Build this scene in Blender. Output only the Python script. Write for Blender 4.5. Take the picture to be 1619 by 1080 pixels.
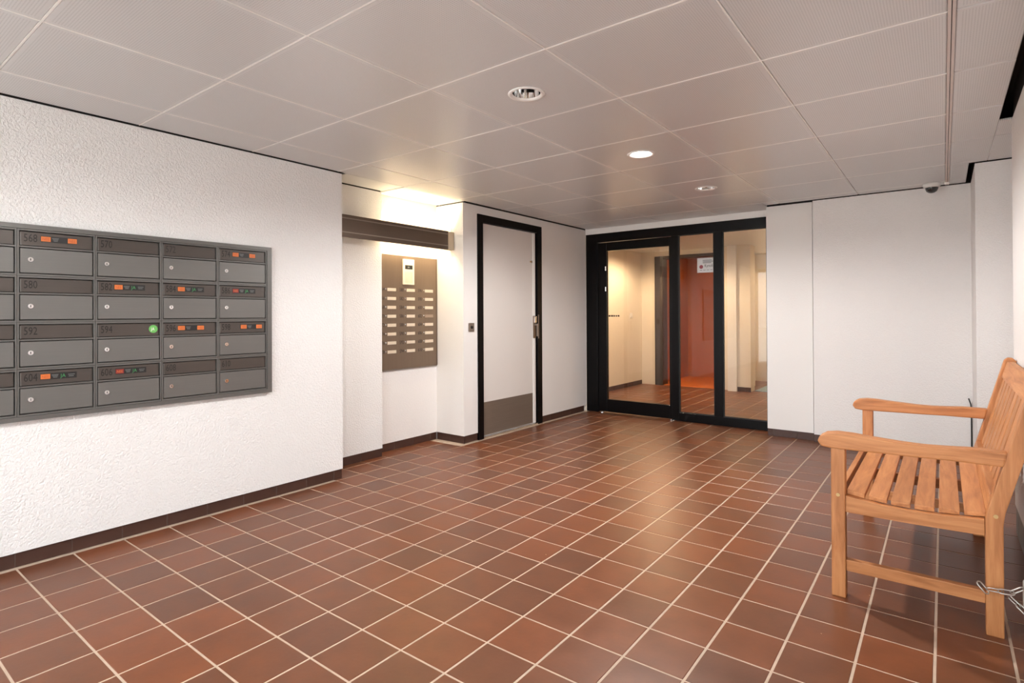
import bpy, bmesh, math, random
from mathutils import Vector, Matrix

for o in list(bpy.data.objects):
    bpy.data.objects.remove(o, do_unlink=True)
scene = bpy.context.scene
COL = scene.collection
random.seed(7)

# ------------------------------------------------------------------ camera
H = 1.15
F_PX, PY = 890.547, 493.309
RT = Vector((0.793858, 0.608083, -0.004974))
UP = Vector((0.006980, -0.000932, 0.999975))
FW = Vector((-0.608063, 0.793873, 0.004985))
cam_d = bpy.data.cameras.new('camera')
cam_d.sensor_width = 36.0
cam_d.lens = F_PX / 1619.0 * 36.0
cam_d.shift_y = (PY - 540.0) / 1619.0
cam_d.clip_start = 0.02
cam = bpy.data.objects.new('camera', cam_d)
M = Matrix.Identity(4)
for i, v in enumerate((RT, UP, -FW)):
    for k in range(3):
        M[k][i] = v[k]
M.translation = (0, 0, H)
cam.matrix_world = M
COL.objects.link(cam)
scene.camera = cam


def pix(P):
    v = Vector(P) - Vector((0, 0, H))
    d = v.dot(FW)
    if d < 0.05:
        return None
    return 809.5 + v.dot(RT) / d * F_PX, PY - v.dot(UP) / d * F_PX


# ------------------------------------------------------------------ world, exposure
world = bpy.data.worlds.new('sky')
scene.world = world
world.use_nodes = True
bg = world.node_tree.nodes['Background']
bg.inputs[0].default_value = (0.90, 0.95, 1.0, 1)
bg.inputs[1].default_value = 3.6
vs = scene.view_settings
vs.view_transform = 'Standard'
vs.look = 'None'
vs.gamma = 1.0
vs.use_curve_mapping = False
vs.exposure = 0.90
scene.cycles.max_bounces = 14
scene.cycles.diffuse_bounces = 7
scene.cycles.transparent_max_bounces = 16
sun_d = bpy.data.lights.new('sun', 'SUN')
sun_d.energy = 16.0
sun_d.angle = math.radians(1.0)
sun_d.color = (1.0, 0.96, 0.90)
sun = bpy.data.objects.new('sun', sun_d)
sun.rotation_euler = (math.radians(-25), math.radians(25), 0)      # from behind the building, onto the paving outside
COL.objects.link(sun)

LAMP_W = 37.0           # recessed downlights of the lobby
LAMP_COL = (1.0, 0.965, 0.93)
INNER_W = 52.0          # warm downlights of the hall behind the glass
INNER_COL = (1.0, 0.70, 0.42)
TUBE_STRENGTH = 55.0    # fluorescent tube over the intercom
TUBE_COL = (1.0, 0.78, 0.46)

# ------------------------------------------------------------------ key dimensions
ZC = 2.163
XL, X2, X3, XD = -3.383, -3.640, -3.740, -3.400
Y_LE, Y_23, Y_RET = 2.438, 3.005, 3.725
YB, YS, YR = 5.900, 5.690, 5.640
XR = 0.290
YF = -1.90              # entrance facade behind the photographer
GX0, GY0, SX, SY = -1.69786, 1.30598, 0.20842, 0.21310
CX0, CY0, CSX, CSY = -2.44684, 0.55032, 0.62437, 0.61647
ZTOP = 2.30


# ------------------------------------------------------------------ materials
def nodes(name):
    m = bpy.data.materials.new(name)
    m.use_nodes = True
    nt = m.node_tree
    return m, nt, nt.nodes['Principled BSDF']


def L(nt, a, b):
    nt.links.new(a, b)


def N(nt, t, **kw):
    n = nt.nodes.new(t)
    for k, v in kw.items():
        setattr(n, k, v)
    return n


def math_n(nt, op, a, b=None):
    n = N(nt, 'ShaderNodeMath', operation=op)
    for i, v in enumerate((a, b)):
        if v is None:
            continue
        if isinstance(v, (int, float)):
            n.inputs[i].default_value = v
        else:
            L(nt, v, n.inputs[i])
    return n.outputs[0]


def plain(name, col, rough=0.5, metal=0.0, spec=0.5, noise=0.0, nscale=40.0, bump=0.0, coat=0.0):
    m, nt, p = nodes(name)
    p.inputs['Base Color'].default_value = (*col, 1)
    p.inputs['Roughness'].default_value = rough
    p.inputs['Metallic'].default_value = metal
    p.inputs['Specular IOR Level'].default_value = spec
    p.inputs['Coat Weight'].default_value = coat
    if noise or bump:
        tc = N(nt, 'ShaderNodeTexCoord')
        no = N(nt, 'ShaderNodeTexNoise')
        no.inputs['Scale'].default_value = nscale
        no.inputs['Detail'].default_value = 4
        L(nt, tc.outputs['Object'], no.inputs['Vector'])
        if noise:
            mx = N(nt, 'ShaderNodeMix', data_type='RGBA')
            mx.inputs[6].default_value = (*[c * (1 - noise) for c in col], 1)
            mx.inputs[7].default_value = (*[min(1, c * (1 + noise)) for c in col], 1)
            L(nt, no.outputs['Fac'], mx.inputs[0])
            L(nt, mx.outputs[2], p.inputs['Base Color'])
        if bump:
            b = N(nt, 'ShaderNodeBump')
            b.inputs['Strength'].default_value = bump
            b.inputs['Distance'].default_value = 0.002
            L(nt, no.outputs['Fac'], b.inputs['Height'])
            L(nt, b.outputs[0], p.inputs['Normal'])
    return m


def emit(name, col, strength):
    m = bpy.data.materials.new(name)
    m.use_nodes = True
    nt = m.node_tree
    nt.nodes.clear()
    e = N(nt, 'ShaderNodeEmission')
    e.inputs[0].default_value = (*col, 1)
    e.inputs[1].default_value = strength
    o = N(nt, 'ShaderNodeOutputMaterial')
    L(nt, e.outputs[0], o.inputs[0])
    return m


def stucco(name, col, scale, dist, strength=1.0):
    m, nt, p = nodes(name)
    g = N(nt, 'ShaderNodeNewGeometry')
    n1 = N(nt, 'ShaderNodeTexNoise')
    n1.inputs['Scale'].default_value = scale
    n1.inputs['Detail'].default_value = 3
    n1.inputs['Roughness'].default_value = 0.6
    L(nt, g.outputs['Position'], n1.inputs['Vector'])
    r = N(nt, 'ShaderNodeValToRGB')
    r.color_ramp.elements[0].position = 0.36
    r.color_ramp.elements[1].position = 0.60
    L(nt, n1.outputs['Fac'], r.inputs[0])
    b = N(nt, 'ShaderNodeBump')
    b.inputs['Strength'].default_value = strength
    b.inputs['Distance'].default_value = dist
    L(nt, r.outputs[0], b.inputs['Height'])
    L(nt, b.outputs[0], p.inputs['Normal'])
    n2 = N(nt, 'ShaderNodeTexNoise')
    n2.inputs['Scale'].default_value = 1.3
    n2.inputs['Detail'].default_value = 4
    L(nt, g.outputs['Position'], n2.inputs['Vector'])
    mx = N(nt, 'ShaderNodeMix', data_type='RGBA')
    mx.inputs[6].default_value = (*[c * 0.95 for c in col], 1)
    mx.inputs[7].default_value = (*col, 1)
    L(nt, n2.outputs['Fac'], mx.inputs[0])
    L(nt, mx.outputs[2], p.inputs['Base Color'])
    p.inputs['Roughness'].default_value = 0.75
    p.inputs['Specular IOR Level'].default_value = 0.3
    return m


def tile_mat():
    m, nt, p = nodes('quarry_tile')
    g = N(nt, 'ShaderNodeNewGeometry')
    sub = N(nt, 'ShaderNodeVectorMath', operation='SUBTRACT')
    sub.inputs[1].default_value = (GX0, GY0, -5.0)
    L(nt, g.outputs['Position'], sub.inputs[0])
    div = N(nt, 'ShaderNodeVectorMath', operation='DIVIDE')
    div.inputs[1].default_value = (SX, SY, 50.0)
    L(nt, sub.outputs[0], div.inputs[0])
    fl = N(nt, 'ShaderNodeVectorMath', operation='FLOOR')
    L(nt, div.outputs[0], fl.inputs[0])
    wn = N(nt, 'ShaderNodeTexWhiteNoise', noise_dimensions='3D')
    L(nt, fl.outputs[0], wn.inputs['Vector'])
    ramp = N(nt, 'ShaderNodeValToRGB')
    e = ramp.color_ramp.elements
    e[0].position, e[0].color = 0.0, (0.132, 0.050, 0.025, 1)
    e[1].position, e[1].color = 1.0, (0.190, 0.061, 0.024, 1)
    x = e.new(0.30); x.color = (0.152, 0.055, 0.025, 1)
    x = e.new(0.65); x.color = (0.174, 0.058, 0.024, 1)
    L(nt, wn.outputs['Value'], ramp.inputs[0])
    no = N(nt, 'ShaderNodeTexNoise')
    no.inputs['Scale'].default_value = 9.0
    no.inputs['Detail'].default_value = 6
    L(nt, g.outputs['Position'], no.inputs['Vector'])
    mul = N(nt, 'ShaderNodeMix', data_type='RGBA', blend_type='MULTIPLY')
    mul.inputs[0].default_value = 1.0
    r2 = N(nt, 'ShaderNodeValToRGB')
    r2.color_ramp.elements[0].position, r2.color_ramp.elements[0].color = 0.3, (0.86, 0.86, 0.88, 1)
    r2.color_ramp.elements[1].position, r2.color_ramp.elements[1].color = 0.7, (1.08, 1.06, 1.04, 1)
    L(nt, no.outputs['Fac'], r2.inputs[0])
    L(nt, ramp.outputs[0], mul.inputs[6])
    L(nt, r2.outputs[0], mul.inputs[7])
    # small chips
    vo = N(nt, 'ShaderNodeTexVoronoi')
    vo.inputs['Scale'].default_value = 5.5
    L(nt, g.outputs['Position'], vo.inputs['Vector'])
    lt = math_n(nt, 'LESS_THAN', vo.outputs['Distance'], 0.022)
    mx = N(nt, 'ShaderNodeMix', data_type='RGBA')
    L(nt, lt, mx.inputs[0])
    L(nt, mul.outputs[2], mx.inputs[6])
    mx.inputs[7].default_value = (0.50, 0.34, 0.22, 1)
    L(nt, mx.outputs[2], p.inputs['Base Color'])
    fine = N(nt, 'ShaderNodeTexNoise')
    fine.inputs['Scale'].default_value = 60.0
    fine.inputs['Detail'].default_value = 3
    L(nt, g.outputs['Position'], fine.inputs['Vector'])
    mr = N(nt, 'ShaderNodeMapRange')
    mr.inputs['To Min'].default_value = 0.29
    mr.inputs['To Max'].default_value = 0.42
    L(nt, no.outputs['Fac'], mr.inputs[0])
    L(nt, mr.outputs[0], p.inputs['Roughness'])
    b = N(nt, 'ShaderNodeBump')
    b.inputs['Strength'].default_value = 0.25
    b.inputs['Distance'].default_value = 0.001
    L(nt, fine.outputs['Fac'], b.inputs['Height'])
    L(nt, b.outputs[0], p.inputs['Normal'])
    p.inputs['Specular IOR Level'].default_value = 0.38
    return m


def panel_mat():
    m, nt, p = nodes('perforated_steel_panel')
    tc = N(nt, 'ShaderNodeTexCoord')
    sep = N(nt, 'ShaderNodeSeparateXYZ')
    L(nt, tc.outputs['Object'], sep.inputs[0])
    pitch = 0.0085
    def cell(o):
        d = math_n(nt, 'DIVIDE', o, pitch)
        fr = math_n(nt, 'FRACT', d)
        return math_n(nt, 'SUBTRACT', fr, 0.5)
    a, b = cell(sep.outputs[0]), cell(sep.outputs[1])
    r2 = math_n(nt, 'ADD', math_n(nt, 'MULTIPLY', a, a), math_n(nt, 'MULTIPLY', b, b))
    hole = math_n(nt, 'LESS_THAN', r2, 0.055)
    ix = math_n(nt, 'LESS_THAN', math_n(nt, 'ABSOLUTE', sep.outputs[0]), CSX / 2 - 0.022)
    iy = math_n(nt, 'LESS_THAN', math_n(nt, 'ABSOLUTE', sep.outputs[1]), CSY / 2 - 0.022)
    mask = math_n(nt, 'MULTIPLY', math_n(nt, 'MULTIPLY', ix, iy), hole)
    mx = N(nt, 'ShaderNodeMix', data_type='RGBA')
    mx.inputs[6].default_value = (0.655, 0.665, 0.675, 1)
    mx.inputs[7].default_value = (0.455, 0.465, 0.475, 1)
    L(nt, mask, mx.inputs[0])
    L(nt, mx.outputs[2], p.inputs['Base Color'])
    p.inputs['Roughness'].default_value = 0.32
    p.inputs['Specular IOR Level'].default_value = 0.6
    return m


def wood(name, axis):
    m, nt, p = nodes(name)
    g = N(nt, 'ShaderNodeNewGeometry')
    oi = N(nt, 'ShaderNodeObjectInfo')
    mp = N(nt, 'ShaderNodeMapping')
    sc = [26.0, 26.0, 26.0]
    sc[axis] = 2.2
    mp.inputs['Scale'].default_value = sc
    add = N(nt, 'ShaderNodeVectorMath', operation='ADD')
    L(nt, g.outputs['Position'], add.inputs[0])
    cx = N(nt, 'ShaderNodeCombineXYZ')
    for i in range(3):
        L(nt, math_n(nt, 'MULTIPLY', oi.outputs['Random'], 3.1 + i), cx.inputs[i])
    L(nt, cx.outputs[0], add.inputs[1])
    L(nt, add.outputs[0], mp.inputs['Vector'])
    no = N(nt, 'ShaderNodeTexNoise')
    no.inputs['Scale'].default_value = 1.6
    no.inputs['Detail'].default_value = 6
    no.inputs['Roughness'].default_value = 0.6
    no.inputs['Distortion'].default_value = 0.6
    L(nt, mp.outputs[0], no.inputs['Vector'])
    r = N(nt, 'ShaderNodeValToRGB')
    e = r.color_ramp.elements
    e[0].position, e[0].color = 0.28, (0.33, 0.118, 0.034, 1)
    e[1].position, e[1].color = 0.74, (0.60, 0.275, 0.105, 1)
    x = e.new(0.5); x.color = (0.48, 0.195, 0.066, 1)
    L(nt, no.outputs['Fac'], r.inputs[0])
    hs = N(nt, 'ShaderNodeHueSaturation')
    L(nt, math_n(nt, 'ADD', math_n(nt, 'MULTIPLY', oi.outputs['Random'], 0.22), 0.90), hs.inputs['Value'])
    L(nt, r.outputs[0], hs.inputs['Color'])
    L(nt, hs.outputs[0], p.inputs['Base Color'])
    p.inputs['Roughness'].default_value = 0.48
    b = N(nt, 'ShaderNodeBump')
    b.inputs['Strength'].default_value = 0.15
    b.inputs['Distance'].default_value = 0.001
    L(nt, no.outputs['Fac'], b.inputs['Height'])
    L(nt, b.outputs[0], p.inputs['Normal'])
    return m


def glass_mat(name, tint=(1, 1, 1)):
    m = bpy.data.materials.new(name)
    m.use_nodes = True
    nt = m.node_tree
    nt.nodes.clear()
    g = N(nt, 'ShaderNodeNewGeometry')
    mr = N(nt, 'ShaderNodeMapRange')
    mr.inputs['To Min'].default_value = 1.45
    mr.inputs['To Max'].default_value = 1 / 1.45
    L(nt, g.outputs['Backfacing'], mr.inputs[0])
    fr = N(nt, 'ShaderNodeFresnel')
    L(nt, mr.outputs[0], fr.inputs['IOR'])
    t = N(nt, 'ShaderNodeBsdfTransparent')
    t.inputs[0].default_value = (*tint, 1)
    gl = N(nt, 'ShaderNodeBsdfGlossy')
    gl.inputs['Roughness'].default_value = 0.0
    mx = N(nt, 'ShaderNodeMixShader')
    L(nt, fr.outputs[0], mx.inputs[0])
    L(nt, t.outputs[0], mx.inputs[1])
    L(nt, gl.outputs[0], mx.inputs[2])
    o = N(nt, 'ShaderNodeOutputMaterial')
    L(nt, mx.outputs[0], o.inputs[0])
    return m


def brushed(name, col, rough=0.4, metal=0.85, axis=2, amp=0.12):
    m, nt, p = nodes(name)
    g = N(nt, 'ShaderNodeNewGeometry')
    mp = N(nt, 'ShaderNodeMapping')
    sc = [180.0, 180.0, 180.0]
    sc[axis] = 4.0
    mp.inputs['Scale'].default_value = sc
    L(nt, g.outputs['Position'], mp.inputs['Vector'])
    no = N(nt, 'ShaderNodeTexNoise')
    no.inputs['Scale'].default_value = 1.0
    no.inputs['Detail'].default_value = 3
    L(nt, mp.outputs[0], no.inputs['Vector'])
    mx = N(nt, 'ShaderNodeMix', data_type='RGBA')
    mx.inputs[6].default_value = (*[c * (1 - amp) for c in col], 1)
    mx.inputs[7].default_value = (*[c * (1 + amp) for c in col], 1)
    L(nt, no.outputs['Fac'], mx.inputs[0])
    L(nt, mx.outputs[2], p.inputs['Base Color'])
    p.inputs['Roughness'].default_value = rough
    p.inputs['Metallic'].default_value = metal
    return m


MAT = {
    'stucco_l': stucco('white_stucco_coarse', (0.86, 0.86, 0.86), 95.0, 0.0022),
    'stucco_r': stucco('white_stucco_medium', (0.83, 0.81, 0.80), 110.0, 0.0014),
    'paint': stucco('white_wall_paint', (0.82, 0.805, 0.79), 120.0, 0.0008, 0.6),
    'tile': tile_mat(),
    'grout': plain('pale_grout', (0.50, 0.385, 0.295), 0.9, noise=0.15, nscale=30, bump=0.3),
    'skirt': plain('brown_skirting_tile', (0.060, 0.026, 0.018), 0.45, noise=0.25, nscale=12),
    'mortar': plain('dark_mortar', (0.10, 0.07, 0.055), 0.9),
    'panel': panel_mat(),
    'plenum': plain('dark_plenum', (0.012, 0.011, 0.011), 0.9),
    'profile': plain('ceiling_profile_paint', (0.64, 0.58, 0.55), 0.4),
    'black': plain('black_lacquered_frame', (0.003, 0.0026, 0.003), 0.28, spec=0.18, noise=0.3, nscale=20),
    'door': plain('off_white_door_paint', (0.72, 0.69, 0.665), 0.45, noise=0.03, nscale=3),
    'steel': brushed('brushed_kick_plate', (0.26, 0.215, 0.18), 0.45, 0.6, 1),
    'bronze': brushed('bronze_plate', (0.20, 0.145, 0.105), 0.42, 0.55, 2),
    'channel': brushed('dark_bronze_channel', (0.120, 0.086, 0.064), 0.42, 0.5, 1),
    'chrome': plain('chrome', (0.80, 0.80, 0.80), 0.18, 1.0, noise=0.05),
    'zinc': plain('zinc_chain', (0.55, 0.53, 0.50), 0.32, 1.0, noise=0.1, nscale=90),
    'brass': plain('bolt_brass', (0.55, 0.38, 0.18), 0.35, 1.0),
    'mail': brushed('grey_mailbox_metal', (0.135, 0.133, 0.127), 0.38, 0.35, 1, 0.06),
    'mail_d': brushed('grey_mailbox_door', (0.158, 0.156, 0.149), 0.36, 0.35, 1, 0.06),
    'flap': brushed('brown_grey_flap', (0.080, 0.068, 0.061), 0.34, 0.35, 1, 0.08),
    'mail_in': plain('mailbox_recess', (0.018, 0.017, 0.016), 0.7),
    'ink': plain('dark_print', (0.008, 0.007, 0.006), 0.6),
    'st_black': plain('sticker_black', (0.012, 0.012, 0.013), 0.4),
    'st_orange': plain('sticker_orange', (0.62, 0.165, 0.035), 0.45),
    'st_red': plain('sticker_red', (0.22, 0.022, 0.022), 0.45),
    'st_green': plain('sticker_green', (0.045, 0.28, 0.09), 0.45),
    'st_lime': plain('sticker_lime', (0.13, 0.44, 0.10), 0.45),
    'st_grey': plain('sticker_grey_print', (0.16, 0.17, 0.17), 0.5),
    'st_ink': plain('sticker_ink', (0.45, 0.08, 0.02), 0.5),
    'cream': plain('cream_plastic', (0.74, 0.66, 0.52), 0.4),
    'plate': plain('name_plate', (0.62, 0.53, 0.42), 0.35),
    'plate_d': plain('empty_name_plate', (0.30, 0.22, 0.16), 0.35),
    'white': plain('white_plastic', (0.80, 0.79, 0.77), 0.4),
    'trim': plain('white_enamel', (0.84, 0.83, 0.81), 0.3),
    'tee_glint': plain('ceiling_tee_glint', (0.92, 0.91, 0.89), 0.35),  # near-white, paints in the light that panel edges catch
    'mirror': plain('mirror_reflector', (0.88, 0.88, 0.88), 0.06, 1.0),
    'dome': plain('smoked_dome', (0.01, 0.01, 0.012), 0.08, spec=0.6, coat=0.3),
    'rubber': plain('black_rubber', (0.01, 0.01, 0.01), 0.5),
    'glass': glass_mat('door_glass', (0.97, 0.975, 0.97)),
    'bulb': glass_mat('clear_bulb', (0.98, 0.98, 0.98)),
    'wx': wood('bench_wood_x', 0),
    'wy': wood('bench_wood_y', 1),
    'wz': wood('bench_wood_z', 2),
    'orange': plain('orange_wall_paint', (0.46, 0.125, 0.022), 0.42, noise=0.06, nscale=4),
    'orange_f': plain('orange_floor', (0.66, 0.18, 0.03), 0.6, noise=0.06, nscale=20),
    'inner': plain('cream_inner_wall', (0.78, 0.72, 0.62), 0.6, noise=0.02, nscale=5),
    'brown': plain('dark_brown_door_frame', (0.035, 0.020, 0.014), 0.4),
    'mat': plain('pale_blue_mat', (0.32, 0.46, 0.55), 0.8, noise=0.25, nscale=25),
    'pave': plain('grey_paving', (0.52, 0.51, 0.49), 0.9, noise=0.15, nscale=6),
    'paper': plain('white_sticker_paper', (0.62, 0.62, 0.62), 0.5),
    'emblem': plain('emblem_red', (0.30, 0.06, 0.08), 0.5),
    'stone': plain('grey_skirting_stone', (0.20, 0.19, 0.17), 0.55, noise=0.15, nscale=15),
}
MAT['lamp_on'] = emit('lit_downlight_glass', (1.0, 0.95, 0.86), 14.0)
MAT['tube'] = emit('lit_tube', TUBE_COL, TUBE_STRENGTH)
MAT['tube_end'] = plain('frosted_end_cap', (0.46, 0.38, 0.28), 0.5)
MAT['inner_lamp'] = emit('lit_hall_lamp', INNER_COL, 20.0)


# ------------------------------------------------------------------ mesh helpers
class MB:
    def __init__(self):
        self.v, self.f = [], []

    def quad(self, *pts):
        n = len(self.v)
        self.v += [tuple(p) for p in pts]
        self.f.append(tuple(range(n, n + len(pts))))
        return self

    def box(self, x0, x1, y0, y1, z0, z1):
        n = len(self.v)
        self.v += [(x0, y0, z0), (x1, y0, z0), (x1, y1, z0), (x0, y1, z0),
                   (x0, y0, z1), (x1, y0, z1), (x1, y1, z1), (x0, y1, z1)]
        self.f += [tuple(n + i for i in q) for q in
                   ((0, 3, 2, 1), (4, 5, 6, 7), (0, 1, 5, 4), (1, 2, 6, 5), (2, 3, 7, 6), (3, 0, 4, 7))]
        return self

    def prism(self, pts, axis, a, b):
        """2-D polygon (ccw) extruded along axis from a to b; pts are the two other coordinates in x,y,z order."""
        n = len(self.v)
        k = len(pts)
        for t in (a, b):
            for p in pts:
                q = list(p)
                q.insert(axis, t)
                self.v.append(tuple(q))
        self.f.append(tuple(n + i for i in range(k))[::-1])
        self.f.append(tuple(n + k + i for i in range(k)))
        for i in range(k):
            j = (i + 1) % k
            self.f.append((n + i, n + j, n + k + j, n + k + i))
        return self

    def cyl(self, c, r0, r1, h, axis=2, seg=24, cap=True):
        n = len(self.v)
        for t, r in ((0, r0), (h, r1)):
            for i in range(seg):
                a = 2 * math.pi * i / seg
                q = [math.cos(a) * r, math.sin(a) * r]
                q.insert(axis, t)
                self.v.append(tuple(c[k] + q[k] for k in range(3)))
        for i in range(seg):
            j = (i + 1) % seg
            self.f.append((n + i, n + j, n + seg + j, n + seg + i))
        if cap:
            self.f.append(tuple(n + i for i in range(seg))[::-1])
            self.f.append(tuple(n + seg + i for i in range(seg)))
        return self

    def lathe(self, c, prof, seg=32, close=False):
        """profile of (r, z) around the vertical axis at c"""
        n = len(self.v)
        k = len(prof)
        for i in range(seg):
            a = 2 * math.pi * i / seg
            for r, z in prof:
                self.v.append((c[0] + math.cos(a) * r, c[1] + math.sin(a) * r, c[2] + z))
        for i in range(seg):
            j = (i + 1) % seg
            for t in range(k - 1 if not close else k):
                u = (t + 1) % k
                self.f.append((n + i * k + t, n + j * k + t, n + j * k + u, n + i * k + u))
        return self

    def tube(self, path, r, seg=10, closed=False):
        n = len(self.v)
        P = [Vector(p) for p in path]
        m = len(P)
        for i in range(m):
            if closed:
                t = P[(i + 1) % m] - P[i - 1]
            else:
                t = P[min(i + 1, m - 1)] - P[max(i - 1, 0)]
            t.normalize()
            ref = Vector((0, 0, 1)) if abs(t.z) < 0.9 else Vector((0, 1, 0))
            if closed:
                ref = getattr(self, 'ref', ref)
            u = t.cross(ref).normalized()
            w = u.cross(t).normalized()
            for s in range(seg):
                a = 2 * math.pi * s / seg
                self.v.append(tuple(P[i] + u * math.cos(a) * r + w * math.sin(a) * r))
        for i in range(m if closed else m - 1):
            j = (i + 1) % m
            for s in range(seg):
                q = (s + 1) % seg
                self.f.append((n + i * seg + s, n + i * seg + q, n + j * seg + q, n + j * seg + s))
        if not closed:
            self.f.append(tuple(n + s for s in range(seg))[::-1])
            self.f.append(tuple(n + (m - 1) * seg + s for s in range(seg)))
        return self

    def mesh(self, name, off=(0, 0, 0), bevel=0.0, seg=2, smooth=False):
        me = bpy.data.meshes.new(name)
        vv = [(a - off[0], b - off[1], c - off[2]) for a, b, c in self.v]
        me.from_pydata(vv, [], self.f)
        bm = bmesh.new()
        bm.from_mesh(me)
        bmesh.ops.recalc_face_normals(bm, faces=bm.faces)
        if bevel:
            ed = [e for e in bm.edges if len(e.link_faces) == 2 and e.calc_face_angle(0) > 0.5]
            bmesh.ops.bevel(bm, geom=ed, offset=bevel, segments=seg, affect='EDGES', profile=0.6, clamp_overlap=True)
        bm.to_mesh(me)
        bm.free()
        if smooth:
            for p in me.polygons:
                p.use_smooth = True
        return me


def wloc(o):
    v = Vector((0, 0, 0))
    while o is not None:
        v += o.location
        o = o.parent
    return v


def obj(name, mb, mat, parent=None, bevel=0.0, seg=2, smooth=False, origin=None, label=None):
    """one mesh object; mb in world coordinates"""
    pw = wloc(parent) if parent else Vector((0, 0, 0))
    org = Vector(origin) if origin is not None else pw
    me = mb.mesh(name, org, bevel, seg, smooth)
    me.materials.append(MAT[mat] if isinstance(mat, str) else mat)
    o = bpy.data.objects.new(name, me)
    o.location = org - pw
    COL.objects.link(o)
    if parent:
        o.parent = parent
    if label:
        o['label'] = label
    return o


def share(name, me, loc, parent):
    o = bpy.data.objects.new(name, me)
    o.location = Vector(loc) - wloc(parent)
    COL.objects.link(o)
    o.parent = parent
    return o


def thing(name, label, cat, loc, group=None):
    o = bpy.data.objects.new(name, None)
    o.empty_display_size = 0.1
    o.location = loc
    COL.objects.link(o)
    o['label'] = label
    o['category'] = cat
    if group:
        o['group'] = group
    return o


def tag(o, label, cat, group=None):
    o['label'] = label
    o['category'] = cat
    if group:
        o['group'] = group
    return o


def struct(o, label=None, cat=None):
    o['kind'] = 'structure'
    if label:
        o['label'] = label
    if cat:
        o['category'] = cat
    return o


TXT = {}


def text_verts(s, size):
    """flat text as vertices and faces, left-bottom aligned, real width returned"""
    if s not in TXT:
        cu = bpy.data.curves.new('txt', 'FONT')
        cu.body = s
        cu.size = 1.0
        cu.resolution_u = 2
        t = bpy.data.objects.new('txt', cu)
        COL.objects.link(t)
        dg = bpy.context.evaluated_depsgraph_get()
        me = bpy.data.meshes.new_from_object(t.evaluated_get(dg))
        TXT[s] = ([tuple(v.co) for v in me.vertices], [tuple(p.vertices) for p in me.polygons])
        bpy.data.objects.remove(t, do_unlink=True)
        bpy.data.curves.remove(cu)
        bpy.data.meshes.remove(me)
    v, f = TXT[s]
    return [(a * size, b * size) for a, b, _ in v], f


def text_obj(name, s, at, size, mat, parent, face='+X', squeeze=1.0):
    v, f = text_verts(s, size)
    mb = MB()
    for a, b in v:
        a *= squeeze
        mb.v.append((at[0], at[1] + a, at[2] + b) if face == '+X' else (at[0] + a, at[1], at[2] + b))
    mb.f = list(f)
    me = bpy.data.meshes.new(name)
    pw = wloc(parent)
    me.from_pydata([(x - pw.x, y - pw.y, z - pw.z) for x, y, z in mb.v], [], mb.f)
    me.materials.append(MAT[mat])
    o = bpy.data.objects.new(name, me)
    COL.objects.link(o)
    o.parent = parent
    return o


# ================================================================== FLOOR
floor = struct(obj('floor', MB().box(-4.4, 1.0, YF - 0.2, 10.4, -0.15, -0.0016), 'grout'),
               'brown quarry tile floor with pale grout lines', 'floor')
GA, GB = 0.0085, 0.0075     # joint widths
tb = MB()
hx, hy_ = (SX - GA) / 2, (SY - GB) / 2
b_ = 0.0014
tb.v = [(-hx, -hy_, -0.008), (hx, -hy_, -0.008), (hx, hy_, -0.008), (-hx, hy_, -0.008),
        (-hx, -hy_, -b_), (hx, -hy_, -b_), (hx, hy_, -b_), (-hx, hy_, -b_),
        (-hx + b_, -hy_ + b_, 0), (hx - b_, -hy_ + b_, 0), (hx - b_, hy_ - b_, 0), (-hx + b_, hy_ - b_, 0)]
tb.f = [(0, 1, 5, 4), (1, 2, 6, 5), (2, 3, 7, 6), (3, 0, 4, 7), (4, 5, 9, 8), (5, 6, 10, 9), (6, 7, 11, 10), (7, 4, 8, 11), (8, 9, 10, 11)]
tile_me = tb.mesh('floor_tile')
tile_me.materials.append(MAT['tile'])


def in_room(x, y):
    if y < 5.95:
        return -3.45 < x < 0.42 and y > YF or (2.44 < y < 3.72 and -3.8 < x < 0) or (3.9 < y < 4.95 and 0 < x < 0.65)
    return -4.1 < x < -0.85 and y < 10.2


tiles = []
for i in range(-12, 12):
    for j in range(-16, 42):
        cx, cy = GX0 + (i + 0.5) * SX, GY0 + (j + 0.5) * SY
        if not in_room(cx, cy):
            continue
        area = 0.0
        c = [pix((cx + a * hx, cy + b * hy_, 0)) for a, b in ((-1, -1), (1, -1), (1, 1), (-1, 1))]
        if all(c):
            ins = sum(1 for p in c if 0 <= p[0] <= 1619 and 0 <= p[1] <= 1080)
            if ins:
                area = abs(sum(c[k][0] * c[(k + 1) % 4][1] - c[(k + 1) % 4][0] * c[k][1] for k in range(4))) / 2
                area = min(area, 14000.0) * ins / 4
                if cy > 5.9:
                    area *= 0.2
        tiles.append((area, cx, cy))
tiles.sort(reverse=True)
rest = MB()
for k, (ar, cx, cy) in enumerate(tiles):
    if k < 300:
        share('floor_tile', tile_me, (cx, cy, 0), floor)
    else:
        n = len(rest.v)
        rest.v += [(x + cx, y + cy, z) for x, y, z in tb.v]
        rest.f += [tuple(n + q for q in f) for f in tb.f]
o = obj('floor_tiles', rest, 'tile', floor)
o['kind'] = 'stuff'

# ================================================================== WALLS
ZW = 0.068      # plaster starts above the skirting
SK = 0.010      # skirting sits back from the plaster


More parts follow.
